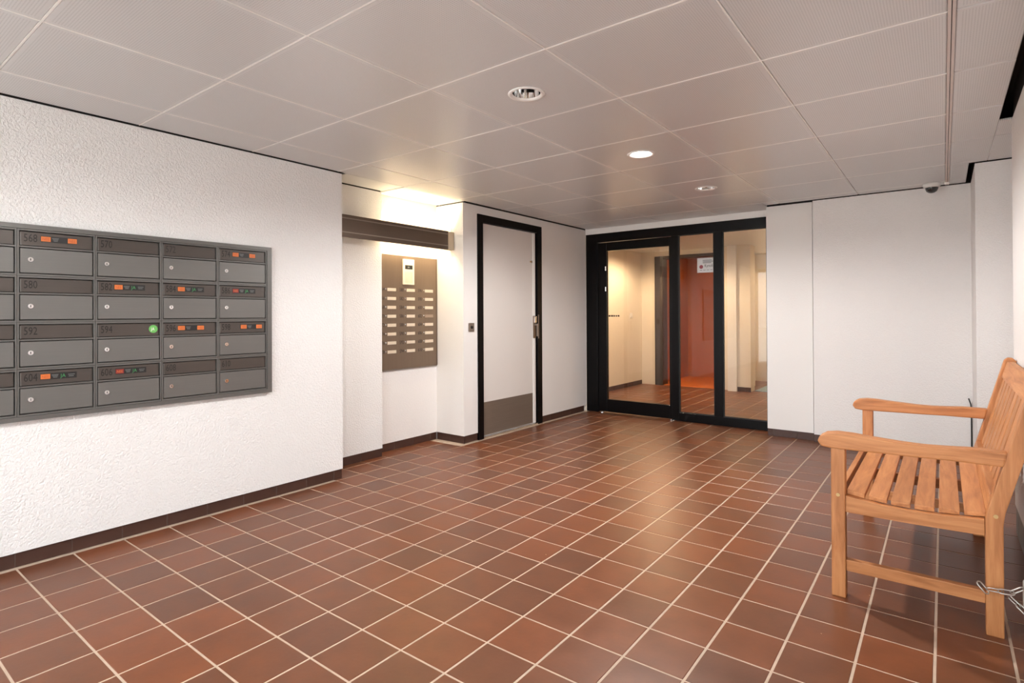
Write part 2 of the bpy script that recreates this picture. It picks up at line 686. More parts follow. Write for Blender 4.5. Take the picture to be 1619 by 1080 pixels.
def wall(name, boxes, mat, label):
    mb, gap_shade = MB(), None
    gap = -0.004 if name == 'wall_niche' else 0.0065
    for bx in boxes:
        if bx[5] == ZTOP and 'hall' not in name and 'orange' not in name:
            mb.box(*bx[:5], ZC - gap)
            gap_shade = (gap_shade or MB()).box(bx[0] + 0.006, bx[1] - 0.006, bx[2] + 0.006, bx[3] - 0.006, ZC - gap, ZTOP)  # wall top painted black as the shade in the gap under the ceiling
        else:
            mb.box(*bx)
    w = struct(obj(name, mb, mat), label, 'wall')
    if gap_shade:
        obj('wall_gap_shade', gap_shade, 'plenum', w)
    return w


wall('wall_left', [(-3.62, XL, YF, Y_LE, ZW, ZTOP), (-3.62, XL - SK - 0.012, YF, Y_LE - 0.02, 0.0, ZW)], 'stucco_l',
     'white roughcast wall that carries the mailboxes')
wall('wall_niche_side', [(-4.0, X2, Y_LE - 0.1, Y_23, ZW, ZTOP), (-4.0, X2 - SK - 0.012, Y_LE - 0.1, Y_23 - 0.02, 0, ZW)], 'stucco_l',
     'narrow roughcast wall strip beside the intercom')
wall('wall_niche', [(-4.0, X3, Y_23, Y_RET + 0.03, ZW, ZTOP), (-4.0, X3 - SK - 0.012, Y_23, Y_RET + 0.03, 0, ZW)], 'stucco_r',
     'white back wall of the lit intercom niche')
DY0, DY1, DZ = 3.915, 4.950, 2.082
wall('wall_door', [(-4.0, XD, Y_RET, DY0, ZW, ZTOP), (-4.0, XD, DY1, YB + 0.02, ZW, ZTOP), (-4.0, XD, DY0, DY1, DZ, ZTOP),
                   (-4.0, XD - SK - 0.012, Y_RET + SK + 0.012, DY0, 0, ZW), (-4.0, XD - SK - 0.012, DY1, YB + 0.02, 0, ZW)], 'paint',
     'white painted wall around the black-framed door')
wall('wall_strip', [(-1.325, -0.9375, YS, 6.05, ZW, ZTOP), (-1.325, -0.9375, YS + SK + 0.012, 6.05, 0, ZW)], 'paint',
     'narrow white wall strip right of the glass front')
wall('wall_back', [(-0.925, 0.185, YR, 6.05, ZW, ZTOP), (-0.925, 0.185, YR + SK + 0.012, 6.05, 0, ZW)], 'stucco_r',
     'white roughcast wall behind the bench end')
wall('wall_pillar', [(0.175, 0.75, 4.92, YR, ZW, ZTOP), (0.175 + SK + 0.012, 0.75, 4.92 + SK + 0.012, YR, 0, ZW)], 'stucco_r',
     'white roughcast pillar in the far right corner')
wall('wall_nook', [(0.65, 0.75, 3.93, 4.92, 0, ZTOP)], 'stucco_r', 'white wall inside the corner nook')
wall('wall_right', [(XR, 0.75, YF, 3.93, 0.15, ZTOP), (XR + 0.020, 0.75, YF, 3.93, 0, 0.15)], 'stucco_r',
     'white roughcast wall behind the bench back')
# unseen boxes added round the walls so no sky light leaks in
struct(obj('leak_block', MB().box(-4.5, -4.001, Y_LE - 0.3, YB, 0, ZTOP).box(-3.80, -3.622, YF, Y_LE - 0.3, 0, ZTOP)
           .box(0.752, 0.9, YF, 6.2, 0, ZTOP).box(-0.79, 0.751, 6.052, 6.2, 0, ZTOP), 'plenum'), 'unseen dark boxes added behind the walls to block light leaks', 'wall')
struct(obj('trim_1', MB().box(XD, -1.325, YB - 0.005, YB + 0.06, 2.100, ZTOP), 'trim'), 'white strip between glass front and ceiling', 'trim')


# skirting tiles ----------------------------------------------------
def skirting(name, axis, face, a, b, outward, label, height=ZW - 0.002, g0=GY0, pitch=SY, mat='skirt', thick=0.010):
    """row of skirting tiles with their face at `face`; axis 1 runs along Y, 0 along X; outward = sign of the facing normal"""
    lo, hi = (face - thick, face) if outward > 0 else (face, face + thick)
    bk = (lo + 0.0005, hi - 0.002) if outward > 0 else (lo + 0.002, hi - 0.0005)
    mb = MB()
    if axis == 1:
        mb.box(bk[0], bk[1], a, b, 0.0, height - 0.001)
    else:
        mb.box(a, b, bk[0], bk[1], 0.0, height - 0.001)
    base = struct(obj(name, mb, 'mortar'), label, 'baseboard')
    k0 = math.floor((a - g0) / pitch)
    t = k0
    while g0 + t * pitch < b:
        s, e = max(a, g0 + t * pitch + 0.002), min(b, g0 + (t + 1) * pitch - 0.002)
        t += 1
        if e - s < 0.01:
            continue
        m = MB()
        if axis == 1:
            m.box(lo, hi, s, e, 0.0, height)
        else:
            m.box(s, e, lo, hi, 0.0, height)
        obj('skirting_tile', m, mat, base, bevel=0.0012, seg=1)
    return base


skirting('baseboard_left', 1, XL - SK, YF, Y_LE, 1, 'dark brown tile skirting under the mailbox wall')
skirting('baseboard_niche_side', 1, X2 - SK + 0.004, Y_LE, Y_23, 1, 'short dark skirting under the narrow wall strip')
skirting('baseboard_niche', 1, X3 - SK + 0.004, Y_23, Y_RET, 1, 'dark skirting under the intercom')
skirting('baseboard_return', 0, Y_RET + SK - 0.004, X3, XD, -1, 'dark skirting on the niche return', g0=GX0, pitch=SX)
skirting('baseboard_door_near', 1, XD - SK + 0.004, Y_RET + SK, DY0, 1, 'bit of dark skirting left of the white door')
skirting('baseboard_door_far', 1, XD - SK + 0.004, DY1, YB - 0.05, 1, 'dark skirting between white door and glass front')
skirting('baseboard_strip', 0, YS + SK - 0.004, -1.325, -0.925, -1, 'dark skirting under the narrow white strip', g0=GX0, pitch=SX)
skirting('baseboard_back', 0, YR + SK - 0.004, -0.925, 0.175, -1, 'dark skirting behind the bench', g0=GX0, pitch=SX)
skirting('baseboard_right', 1, XR + 0.004, YF, 3.93, -1, 'grey skirting behind the bench', height=0.148, mat='stone', pitch=0.42)

# ================================================================== CEILING
ceiling = struct(obj('ceiling', MB().box(-4.5, 0.95, YF - 0.03, 6.25, ZTOP, ZTOP + 0.08), 'plenum'),
                 'suspended ceiling of pale perforated metal panels', 'ceiling')
Y8 = CY0 + CSY * 8
REG = [(-3.372, 0.018, YF, Y8), (-3.372, -1.318, Y8, YB - 0.012), (-1.318, 0.018, Y8, YR - 0.010), (0.041, 0.240, YF, 4.910),
       (0.240, 0.640, 3.936, 4.910), (0.041, 0.145, 4.910, YR - 0.010),
       (X2 + 0.010, -3.372, Y_LE + 0.035, Y_23), (X3 + 0.010, -3.372, Y_23, Y_RET - 0.006)]
XLN = [CX0 + CSX * i for i in range(-3, 4)] + [0.0295, 0.66]
YLN = [CY0 + CSY * j for j in range(-5, 10)]
LAMPS = [(-1.512, CY0 + CSY * (j + 0.5)) for j in (-2, 0, 2, 4, 6)]
HR = 0.071
PG = 0.0034


def holed_panel(x0, x1, y0, y1, c, r, z0, z1, seg=32):
    mb = MB()
    ring_i, ring_o = [], []
    for k in range(seg):
        a = 2 * math.pi * (k + 0.5) / seg
        ca, sa = math.cos(a), math.sin(a)
        ring_i.append((c[0] + r * ca, c[1] + r * sa))
        t = min(((x1 if ca > 0 else x0) - c[0]) / ca, ((y1 if sa > 0 else y0) - c[1]) / sa)
        ring_o.append((c[0] + t * ca, c[1] + t * sa))
    # snap the ray nearest to each corner onto it
    for X, Y in ((x0, y0), (x1, y0), (x1, y1), (x0, y1)):
        k = min(range(seg), key=lambda q: (ring_o[q][0] - X) ** 2 + (ring_o[q][1] - Y) ** 2)
        ring_o[k] = (X, Y)
    for z in (z0, z1):
        mb.v += [(x, y, z) for x, y in ring_i] + [(x, y, z) for x, y in ring_o]
    s = seg
    for k in range(s):
        j = (k + 1) % s
        mb.f.append((k, s + k, s + j, j))
        mb.f.append((2 * s + k, 2 * s + j, 3 * s + j, 3 * s + k))
        mb.f.append((s + k, 3 * s + k, 3 * s + j, s + j))
        mb.f.append((k, j, 2 * s + j, 2 * s + k))
    return mb


pcache = {}
for (rx0, rx1, ry0, ry1) in REG:
    for i in range(len(XLN) - 1):
        for j in range(len(YLN) - 1):
            x0, x1 = max(rx0, XLN[i] + PG), min(rx1, XLN[i + 1] - PG)
            y0, y1 = max(ry0, YLN[j] + PG), min(ry1, YLN[j + 1] - PG)
            if x1 - x0 < 0.012 or y1 - y0 < 0.012:
                continue
            lamp = [c for c in LAMPS if x0 < c[0] < x1 and y0 < c[1] < y1]
            cc = ((XLN[i] + XLN[i + 1]) / 2, (YLN[j] + YLN[j + 1]) / 2, ZC)
            key = (round(x0 - cc[0], 4), round(x1 - cc[0], 4), round(y0 - cc[1], 4), round(y1 - cc[1], 4), bool(lamp))
            if key not in pcache:
                if lamp:
                    mb = holed_panel(x0 - cc[0], x1 - cc[0], y0 - cc[1], y1 - cc[1], (lamp[0][0] - cc[0], 0), HR, 0, 0.012)
                    me = mb.mesh('ceiling_panel')
                else:
                    mb = MB().box(x0 - cc[0], x1 - cc[0], y0 - cc[1], y1 - cc[1], 0, 0.012)
                    me = mb.mesh('ceiling_panel', bevel=0.0035, seg=1)
                me.materials.append(MAT['panel'])
                pcache[key] = me
            share('ceiling_panel', pcache[key], cc, ceiling)
for xa, xb in ((0.0185, 0.0285), (0.0312, 0.0408)):
    obj('ceiling_profile', MB().box(xa, xb, YF, YR - 0.010, ZC - 0.003, ZC + 0.012), 'profile', ceiling)
for y in YLN:  # seam strips kept bright in place of light on the panel bevels
    if YF < y < YB:
        obj('ceiling_seam_glint', MB().box(-3.372, 0.018, y - 0.0032, y + 0.0032, ZC - 0.0006, ZC + 0.016), 'tee_glint', ceiling)
for x in XLN[1:7]:
    obj('ceiling_seam_glint', MB().box(x - 0.0030, x + 0.0012, YF, 5.62, ZC - 0.0004, ZC + 0.0165), 'tee_glint', ceiling)


# ------------------------------------------------------------------ downlights
def downlight(x, y, on, label, power=1.0):
    t = thing('downlight', label, 'ceiling lamp', (x, y, ZC), 'recessed downlights in the lobby ceiling')
    c = (x, y, ZC)
    obj('trim_ring', MB().lathe(c, [(0.064, 0.004), (0.066, -0.002), (0.074, -0.006), (0.084, -0.004), (0.086, -0.0005), (0.084, -0.0001)], 40), 'trim', t, smooth=True)
    obj('reflector', MB().lathe(c, [(0.065, 0.003), (0.063, 0.02), (0.057, 0.05), (0.045, 0.085), (0.0, 0.10)], 40), 'mirror', t, smooth=True)
    if on:
        obj('lamp_glass', MB().lathe(c, [(0.0, 0.004), (0.035, 0.005), (0.060, 0.010), (0.0, 0.020)], 40), 'lamp_on', t, smooth=True)
        if power:
            ld = bpy.data.lights.new('downlight_beam', 'SPOT')
            ld.energy = LAMP_W * power
            ld.color = LAMP_COL
            ld.spot_size = math.radians(172)
            ld.spot_blend = 0.4
            ld.shadow_soft_size = 0.05
            lo = bpy.data.objects.new('downlight_beam', ld)
            lo.location = (0, 0, -0.012)
            COL.objects.link(lo)
            lo.parent = t
    else:
        obj('lamp_bulb', MB().lathe(c, [(0.0, 0.022), (0.012, 0.026), (0.018, 0.040), (0.016, 0.060), (0.012, 0.085)], 20), 'bulb', t, smooth=True)
        for sx, sy, ang in ((0.018, 0.01, 0.4), (-0.02, 0.012, 1.2), (0.004, -0.022, 2.2)):
            obj('lamp_clip', MB().box(x + sx - 0.009, x + sx + 0.009, y + sy - 0.004, y + sy + 0.004, ZC + 0.03, ZC + 0.042), 'ink', t)
    return t


downlight(*LAMPS[2], False, 'unlit recessed downlight with mirror reflector, nearest and largest of three')
downlight(*LAMPS[3], True, 'lit round white downlight in the middle of the ceiling', 3.1)
downlight(*LAMPS[4], False, 'unlit downlight nearest the glass front, smallest of three')
downlight(*LAMPS[0], True, 'lit downlight by the entrance behind the photographer', 1.2)
downlight(*LAMPS[1], True, 'lit downlight above the photographer')

# ------------------------------------------------------------------ dome camera
dc = thing('security_camera', 'white dome security camera with smoked lens at ceiling', 'camera', (-0.066, 5.50, ZC))
c = (-0.066, 5.50, ZC)
obj('housing', MB().lathe(c, [(0.0, -0.0004), (0.056, -0.0004), (0.058, -0.012), (0.056, -0.024), (0.048, -0.033), (0.044, -0.035), (0.042, -0.032)], 36), 'white', dc, smooth=True)
obj('dome', MB().lathe(c, [(0.043, -0.033), (0.041, -0.048), (0.033, -0.064), (0.018, -0.074), (0.0, -0.077)], 32), 'dome', dc, smooth=True)
obj('conduit', MB().cyl((0.012, 5.50, ZC - 0.013), 0.010, 0.010, 0.03, axis=0, seg=12), 'white', dc)

# ================================================================== GLASS FRONT
FY0, FY1 = YB - 0.005, YB + 0.055
gf = MB().box(-3.395, -3.244, FY0, FY1, 0.0, 2.100)
window1 = struct(obj('window_1', gf, 'black', bevel=0.003), 'black framed glass front with fixed panes', 'window')
obj('jamb', MB().box(-1.371, -1.325, FY0, FY1, 0, 2.10), 'black', window1, bevel=0.003)
obj('header', MB().box(-3.244, -1.371, FY0, FY1, 1.996, 2.10), 'black', window1, bevel=0.003)
obj('mullion', MB().box(-1.885, -1.796, FY0, FY1, 0.09, 1.996), 'black', window1, bevel=0.003)
obj('mullion', MB().box(-2.340, -2.262, FY0, FY1, 0.0, 1.996), 'black', window1, bevel=0.003)
obj('sill', MB().box(-2.262, -1.371, FY0, FY1, 0, 0.090), 'black', window1, bevel=0.003)
obj('pane', MB().box(-2.262, -1.885, YB + 0.020, YB + 0.026, 0.090, 1.996), 'glass', window1)
obj('pane', MB().box(-1.796, -1.371, YB + 0.020, YB + 0.026, 0.090, 1.996), 'glass', window1)
for xa, xb in ((-2.262, -1.885), (-1.796, -1.371)):
    m = MB()
    m.box(xa, xa + 0.009, YB + 0.010, YB + 0.0195, 0.09, 1.996).box(xb - 0.009, xb, YB + 0.010, YB + 0.0195, 0.09, 1.996)
    m.box(xa + 0.009, xb - 0.009, YB + 0.010, YB + 0.0195, 0.09, 0.099).box(xa + 0.009, xb - 0.009, YB + 0.010, YB + 0.0195, 1.987, 1.996)
    obj('glazing_bead', m, 'rubber', window1)
stk = obj('sticker', MB().box(-2.063, -1.886, YB + 0.0185, YB + 0.0196, 1.583, 1.737), 'paper', window1, label='white paper sticker with emblem and black lettering')
ys = YB + 0.0180
text_obj('sticker_text', 'Kynolic', (-1.987, ys, 1.640), 0.044, 'ink', stk, '-Y', 0.78)
m = MB()
for k, (w, z) in enumerate(((0.095, 1.712), (0.105, 1.698), (0.090, 1.685))):
    m.box(-2.005, -2.005 + w, ys, ys + 0.0004, z - 0.004, z + 0.003)
obj('fine_print', m, 'st_grey', stk)
obj('emblem', MB().cyl((-2.021, ys, 1.644), 0.020, 0.020, 0.0004, axis=1, seg=20), 'emblem', stk)
m = MB()
for k in range(4):
    m.box(-2.035 + k * 0.036, -2.012 + k * 0.036, ys, ys + 0.0004, 1.606, 1.611)
obj('fine_print', m, 'st_grey', stk)

# hinged glass door leaf
LY0, LY1 = YB + 0.004, YB + 0.052
door2 = struct(obj('door_2', MB().box(-3.240, -3.128, LY0, LY1, 0.012, 1.990), 'black', bevel=0.004), 'black framed glass door leaf', 'door')
obj('stile', MB().box(-2.368, -2.342, LY0, LY1, 0.012, 1.990), 'black', door2, bevel=0.003)
obj('top_rail', MB().box(-3.128, -2.368, LY0, LY1, 1.892, 1.990), 'black', door2, bevel=0.003)
obj('bottom_rail', MB().box(-3.128, -2.368, LY0, LY1, 0.012, 0.158), 'black', door2, bevel=0.003)
obj('pane', MB().box(-3.128, -2.368, YB + 0.022, YB + 0.028, 0.158, 1.892), 'glass', door2)
m = MB()
for k, (a, w) in enumerate(((0.0, 0.024), (0.030, 0.026), (0.062, 0.020), (0.090, 0.018), (0.116, 0.022))):
    m.box(-3.110 + a, -3.110 + a + w, YB + 0.0208, YB + 0.0214, 1.122, 1.140)
obj('glass_marking', m, 'ink', door2, label='small dark lettering strip on the glass')
obj('floor_pivot', MB().cyl((-3.185, YB - 0.010, 0.0), 0.022, 0.020, 0.010, seg=20), 'chrome', door2)
for z in (1.42, 1.66):
    obj('hinge', MB().cyl((-3.135, LY0 - 0.007, z), 0.007, 0.007, 0.05, seg=12), 'chrome', door2)
tag(struct(obj('trim_2', MB().box(-2.350, -2.300, YB - 0.045, YB - 0.008, 0.0, 0.010), 'chrome', bevel=0.002)), 'small metal door stop under the glass front', 'trim')

# ================================================================== WHITE STEEL DOOR
dx = XD
door1 = struct(obj('door_1', MB().box(dx - 0.10, dx + 0.012, DY0, DY0 + 0.075, 0.0, DZ), 'black', bevel=0.003), 'white door in a black frame', 'door')
obj('frame_post', MB().box(dx - 0.10, dx + 0.012, 4.868, DY1, 0, DZ), 'black', door1, bevel=0.003)
obj('frame_head', MB().box(dx - 0.10, dx + 0.012, DY0 + 0.075, 4.868, 2.010, DZ), 'black', door1, bevel=0.003)
leaf = obj('leaf', MB().box(dx - 0.055, dx - 0.012, DY0 + 0.079, 4.850, 0.018, 2.006), 'door', door1, bevel=0.003)
obj('kick_plate', MB().box(dx - 0.0118, dx - 0.010, DY0 + 0.085, 4.800, 0.024, 0.334), 'steel', leaf, bevel=0.0005, seg=1)
obj('edge_strip', MB().box(dx - 0.0118, dx - 0.004, 4.808, 4.848, 0.018, 2.004), 'trim', leaf, bevel=0.002)
obj('threshold', MB().box(dx - 0.10, dx + 0.010, DY0 + 0.075, 4.868, 0.0, 0.014), 'chrome', door1, bevel=0.003)
obj('viewer', MB().cyl((dx - 0.0118, 4.775, 1.702), 0.010, 0.008, 0.008, axis=0, seg=16), 'brass', leaf)
obj('viewer_plate', MB().box(dx - 0.0118, dx - 0.009, 4.792, 4.806, 1.690, 1.714), 'steel', leaf)
hp = obj('handle_plate', MB().box(dx - 0.004, dx + 0.004, 4.802, 4.846, 0.905, 1.138), 'bronze', leaf, bevel=0.003)
obj('handle', MB().cyl((dx + 0.0042, 4.824, 1.045), 0.011, 0.011, 0.035, axis=0, seg=16).box(dx + 0.034, dx + 0.050, 4.812, 4.838, 0.925, 1.055), 'steel', leaf, bevel=0.002)
obj('lock_case', MB().box(dx + 0.0042, dx + 0.018, 4.808, 4.842, 1.065, 1.130), 'chrome', leaf, bevel=0.002)
obj('strike_plate', MB().box(dx + 0.0122, dx + 0.014, 4.872, 4.890, 0.90, 1.15), 'steel', door1)
sw = thing('wall_button', 'small grey metal button plate left of the white door', 'switch', (dx, 3.824, 1.04))
obj('plate', MB().box(dx + 0.0004, dx + 0.012, 3.788, 3.860, 1.000, 1.078), 'steel', sw, bevel=0.003)
obj('button', MB().cyl((dx + 0.0122, 3.824, 1.039), 0.014, 0.013, 0.006, axis=0, seg=20), 'ink', sw)

# ================================================================== MAILBOX BANK
MY1, MZ0, MZ1 = 1.895, 0.672, 1.580
PY_, PZ_ = 0.2995, 0.2165
NC, NR = 6, 4
XM = XL + 0.022
rimT, rimR = 0.021, 0.030
col_y = [1.866 - PY_ * (NC - k) for k in range(NC)]          # left edge of column k
row_z = [1.559 - PZ_ * (r + 1) for r in range(NR)]           # bottom edge of row r
bank = thing('mailbox_bank', 'dark grey metal bank of numbered mailboxes on the white wall', 'mailboxes', (XL, 1.0, MZ0))
ym0 = col_y[0] - rimR
m = MB()
m.box(XL + 0.0005, XM + 0.006, ym0, MY1, 1.559, MZ1)
m.box(XL + 0.0005, XM + 0.006, ym0, MY1, MZ0, row_z[-1])
m.box(XL + 0.0005, XM + 0.006, ym0, col_y[0], row_z[-1], 1.559)
m.box(XL + 0.0005, XM + 0.006, 1.866, MY1, row_z[-1], 1.559)
obj('outer_frame', m, 'mail', bank)
obj('back_panel', MB().box(XL + 0.0005, XL + 0.003, col_y[0], 1.866, row_z[-1], 1.559), 'mail_in', bank)

NUM = [[564 + 12 * r + 2 * c for c in range(NC)] for r in range(NR)]
STK = {568: 'NN', 574: 'NN', 582: 'NJ', 584: 'NJ', 586: 'RJ', 596: 'NN', 598: 'NNr', 604: 'NJ', 606: 'RJ', 594: 'G'}
STY = {568: .075, 574: .076, 582: .071, 584: .072, 586: .076, 596: .072, 598: .124, 604: .073, 606: .076}


def sub(name, parent, mb, mat, **k):
    return obj(name, mb, mat, parent, **k)


for r in range(NR):
    for cidx in range(NC):
        y0, z0 = col_y[cidx], row_z[r]
        y1, z1 = y0 + PY_, z0 + PZ_
        w = 0.0065
        num = NUM[r][cidx]
        m = MB()
        g = 0.0008
        m.box(XL + 0.004, XM, y0 + g, y0 + g + w, z0 + g, z1 - g).box(XL + 0.004, XM, y1 - g - w, y1 - g, z0 + g, z1 - g)
        m.box(XL + 0.004, XM, y0 + g + w, y1 - g - w, z1 - g - 0.008, z1 - g).box(XL + 0.004, XM, y0 + g + w, y1 - g - w, z0 + g, z0 + g + 0.008)
        zs = z1 - 0.082
        m.box(XL + 0.004, XM - 0.003, y0 + g + w, y1 - g - w, zs - 0.004, zs + 0.003)
        cell = obj('mailbox', m, 'mail', bank, origin=(XL, y0, z0), label='mailbox number %d' % num)
        ya, yb = y0 + w + 0.0045, y1 - w - 0.0045
        # letter flap, tilted inwards at the top
        zf0, zf1 = zs + 0.006, z1 - 0.0130
        fm = MB()
        fm.prism([(XM - 0.0135, zf0), (XM - 0.0078, zf0), (XM - 0.0088, zf1), (XM - 0.0145, zf1)], 1, ya, yb)
        sub('letter_flap', cell, fm, 'flap', bevel=0.0008, seg=1)
        sub('flap_edge', cell, MB().box(XM - 0.0095, XM - 0.0035, ya, ya + 0.004, zf0, zf1 - 0.004), 'mail_d')
        sub('mailbox_door', cell, MB().box(XM - 0.010, XM - 0.002, ya, yb, z0 + 0.0130, zs - 0.0080), 'mail_d', bevel=0.0012, seg=1)
        zl = z0 + 0.075
        sub('lock', cell, MB().cyl((XM - 0.002, y0 + 0.048, zl), 0.0120, 0.0105, 0.006, axis=0, seg=20), 'chrome')
        sub('keyhole', cell, MB().box(XM + 0.0040, XM + 0.0044, y0 + 0.0465, y0 + 0.0495, zl - 0.005, zl + 0.005), 'ink')
        text_obj('number', str(num), (XM - 0.0072, y0 + 0.024, zf0 + 0.018), 0.052, 'ink', cell, '+X', 0.66)
        s = STK.get(num)
        if not s:
            continue
        xs = XM - 0.0070
        zc = (zf0 + zf1) / 2 + 0.004
        if s == 'G':
            sub('round_sticker', cell, MB().cyl((xs, y0 + 0.262, zc - 0.002), 0.021, 0.021, 0.0006, axis=0, seg=28), 'st_lime', label='round green sticker')
            text_obj('sticker_text', 'JA', (xs + 0.0010, y0 + 0.2505, zc - 0.010), 0.024, 'trim', cell, '+X', 0.8)
            continue
        sy = y0 + STY[num] + 0.012
        W_ = 0.140 if s != 'NNr' else 0.134
        hh = 0.0145
        sub('sticker_band', cell, MB().box(xs, xs + 0.0006, sy, sy + W_, zc - hh, zc + hh), 'st_black')
        bw = 0.036
        blocks = [(sy + 0.001, 'st_red' if s[0] == 'R' else 'st_orange')]
        if s[:2] == 'NN':
            blocks.append((sy + W_ - bw - 0.001, 'st_orange'))
        for (yb0, mt) in blocks:
            sub('sticker_block', cell, MB().box(xs + 0.0007, xs + 0.0011, yb0, yb0 + bw, zc - 0.0115, zc + 0.0115), mt)
            text_obj('sticker_text', 'NEE', (xs + 0.0014, yb0 + 0.004, zc - 0.0065), 0.018, 'st_ink' if mt == 'st_orange' else 'st_orange', cell, '+X', 0.85)
        m = MB()
        for q in range(3):
            zq = zc + 0.006 - q * 0.006
            m.box(xs + 0.0007, xs + 0.0010, sy + bw + 0.006 + q * 0.003, sy + bw + 0.032 - q * 0.002, zq - 0.0014, zq + 0.0014)
        sub('sticker_print', cell, m, 'st_grey')
        if s[1] == 'J':
            text_obj('sticker_text', 'JA', (xs + 0.0012, sy + 0.076, zc - 0.008), 0.024, 'st_green', cell, '+X', 0.9)
            m = MB().box(xs + 0.0007, xs + 0.0010, sy + 0.106, sy + 0.132, zc + 0.002, zc + 0.005).box(xs + 0.0007, xs + 0.0010, sy + 0.108, sy + 0.128, zc - 0.006, zc - 0.003)
            sub('sticker_print', cell, m, 'st_grey')

# ================================================================== INTERCOM PANEL
XI = X3 + 0.014
ip = thing('intercom_panel', 'bronze intercom panel with name plates and cream speaker in the niche', 'intercom', (X3, 3.38, 0.687))
obj('face_plate', MB().box(X3 + 0.0005, XI, 3.030, 3.716, 0.690, 1.668), 'bronze', ip, bevel=0.002)
obj('rim', MB().box(X3 + 0.0005, XI + 0.004, 3.7165, 3.7225, 0.690, 1.668).box(X3 + 0.0005, XI + 0.004, 3.030, 3.7165, 0.682, 0.6895), 'steel', ip)
spk = obj('speaker_unit', MB().box(XI + 0.0003, XI + 0.012, 3.300, 3.432, 1.418, 1.640), 'cream', ip, bevel=0.003)
obj('speaker_slot', MB().box(XI + 0.0122, XI + 0.0132, 3.322, 3.410, 1.552, 1.588), 'ink', spk)
obj('display_digit', MB().box(XI + 0.0134, XI + 0.0140, 3.352, 3.372, 1.564, 1.576), 'st_grey', spk)
for q in range(7):
    obj('speaker_rib', MB().box(XI + 0.0122, XI + 0.0142, 3.322 + q * 0.0135, 3.326 + q * 0.0135, 1.432, 1.530), 'plate', spk)
n0 = 564
for cidx, (ynum, ybut, ya, yb) in enumerate(((3.058, 3.112, 3.132, 3.228), (3.270, 3.328, 3.348, 3.444), (3.484, 3.548, 3.566, 3.668))):
    for r in range(8):
        z = 1.369 - r * 0.0757
        mt = 'plate_d' if (cidx, r) == (2, 3) else 'plate'
        obj('name_plate', MB().box(XI + 0.0003, XI + 0.004, ya, yb, z - 0.013, z + 0.013), mt, ip, bevel=0.001, seg=1)
        obj('call_button', MB().cyl((XI + 0.0003, ybut, z + 0.005), 0.0065, 0.006, 0.006, axis=0, seg=14), 'chrome', ip)
        text_obj('number', str(n0 + (cidx * 8 + r) * 2), (XI + 0.0008, ynum - 0.002, z - 0.012), 0.042, 'ink', ip, '+X', 0.75)

# ------------------------------------------------------------------ linear light over the intercom
XF = -3.500
wl = thing('wall_light', 'long dark bronze linear light above the intercom', 'wall lamp', (XF - 0.03, 3.08, 1.732))
m = MB()
m.box(XF - 0.004, XF, 2.450, 3.640, 1.732, 1.898)
m.box(XF - 0.022, XF - 0.0041, 2.450, 3.640, 1.890, 1.898).box(XF - 0.022, XF - 0.0041, 2.450, 3.640, 1.732, 1.740)
obj('channel', m, 'channel', wl)
for z in (1.768, 1.872):
    obj('groove_strip', MB().box(XF + 0.0002, XF + 0.0028, 2.450, 3.640, z - 0.004, z + 0.004), 'steel', wl)
obj('end_cap', MB().box(XF - 0.060, XF, 3.6405, 3.718, 1.734, 1.896), 'tube_end', wl, bevel=0.004)
obj('bracket', MB().box(X3 + 0.0005, XF - 0.0225, 3.020, 3.034, 1.790, 1.838), 'bronze', wl)
obj('bracket', MB().box(X3 + 0.0005, XF - 0.061, 3.690, 3.704, 1.790, 1.838), 'bronze', wl)
obj('fluorescent_tube', MB().cyl((XF - 0.070, 3.045, 1.815), 0.014, 0.014, 0.63, axis=1, seg=16), 'tube', wl)

# ================================================================== BENCH
bench = thing('garden_bench', 'slatted orange-brown wooden bench with curved armrests chained to wall', 'bench', (0.0, 3.21, 0.0))
BY0, BY1 = 2.622, 3.802
LEG = 0.050


def arm_profile():
    top = [(-0.418, 0.622), (-0.410, 0.644), (-0.388, 0.658), (-0.350, 0.664), (-0.300, 0.663), (-0.220, 0.656), (-0.130, 0.650), (-0.060, 0.648), (0.010, 0.651), (0.080, 0.656), (0.175, 0.656)]
    bot = [(0.165, 0.605), (0.0, 0.605), (-0.10, 0.602), (-0.25, 0.600), (-0.37, 0.598), (-0.405, 0.603)]
    return top + bot


def lean(z):       # centre of the leaning rear post at height z
    return 0.138 if z < 0.42 else 0.138 + (z - 0.42) * 0.262


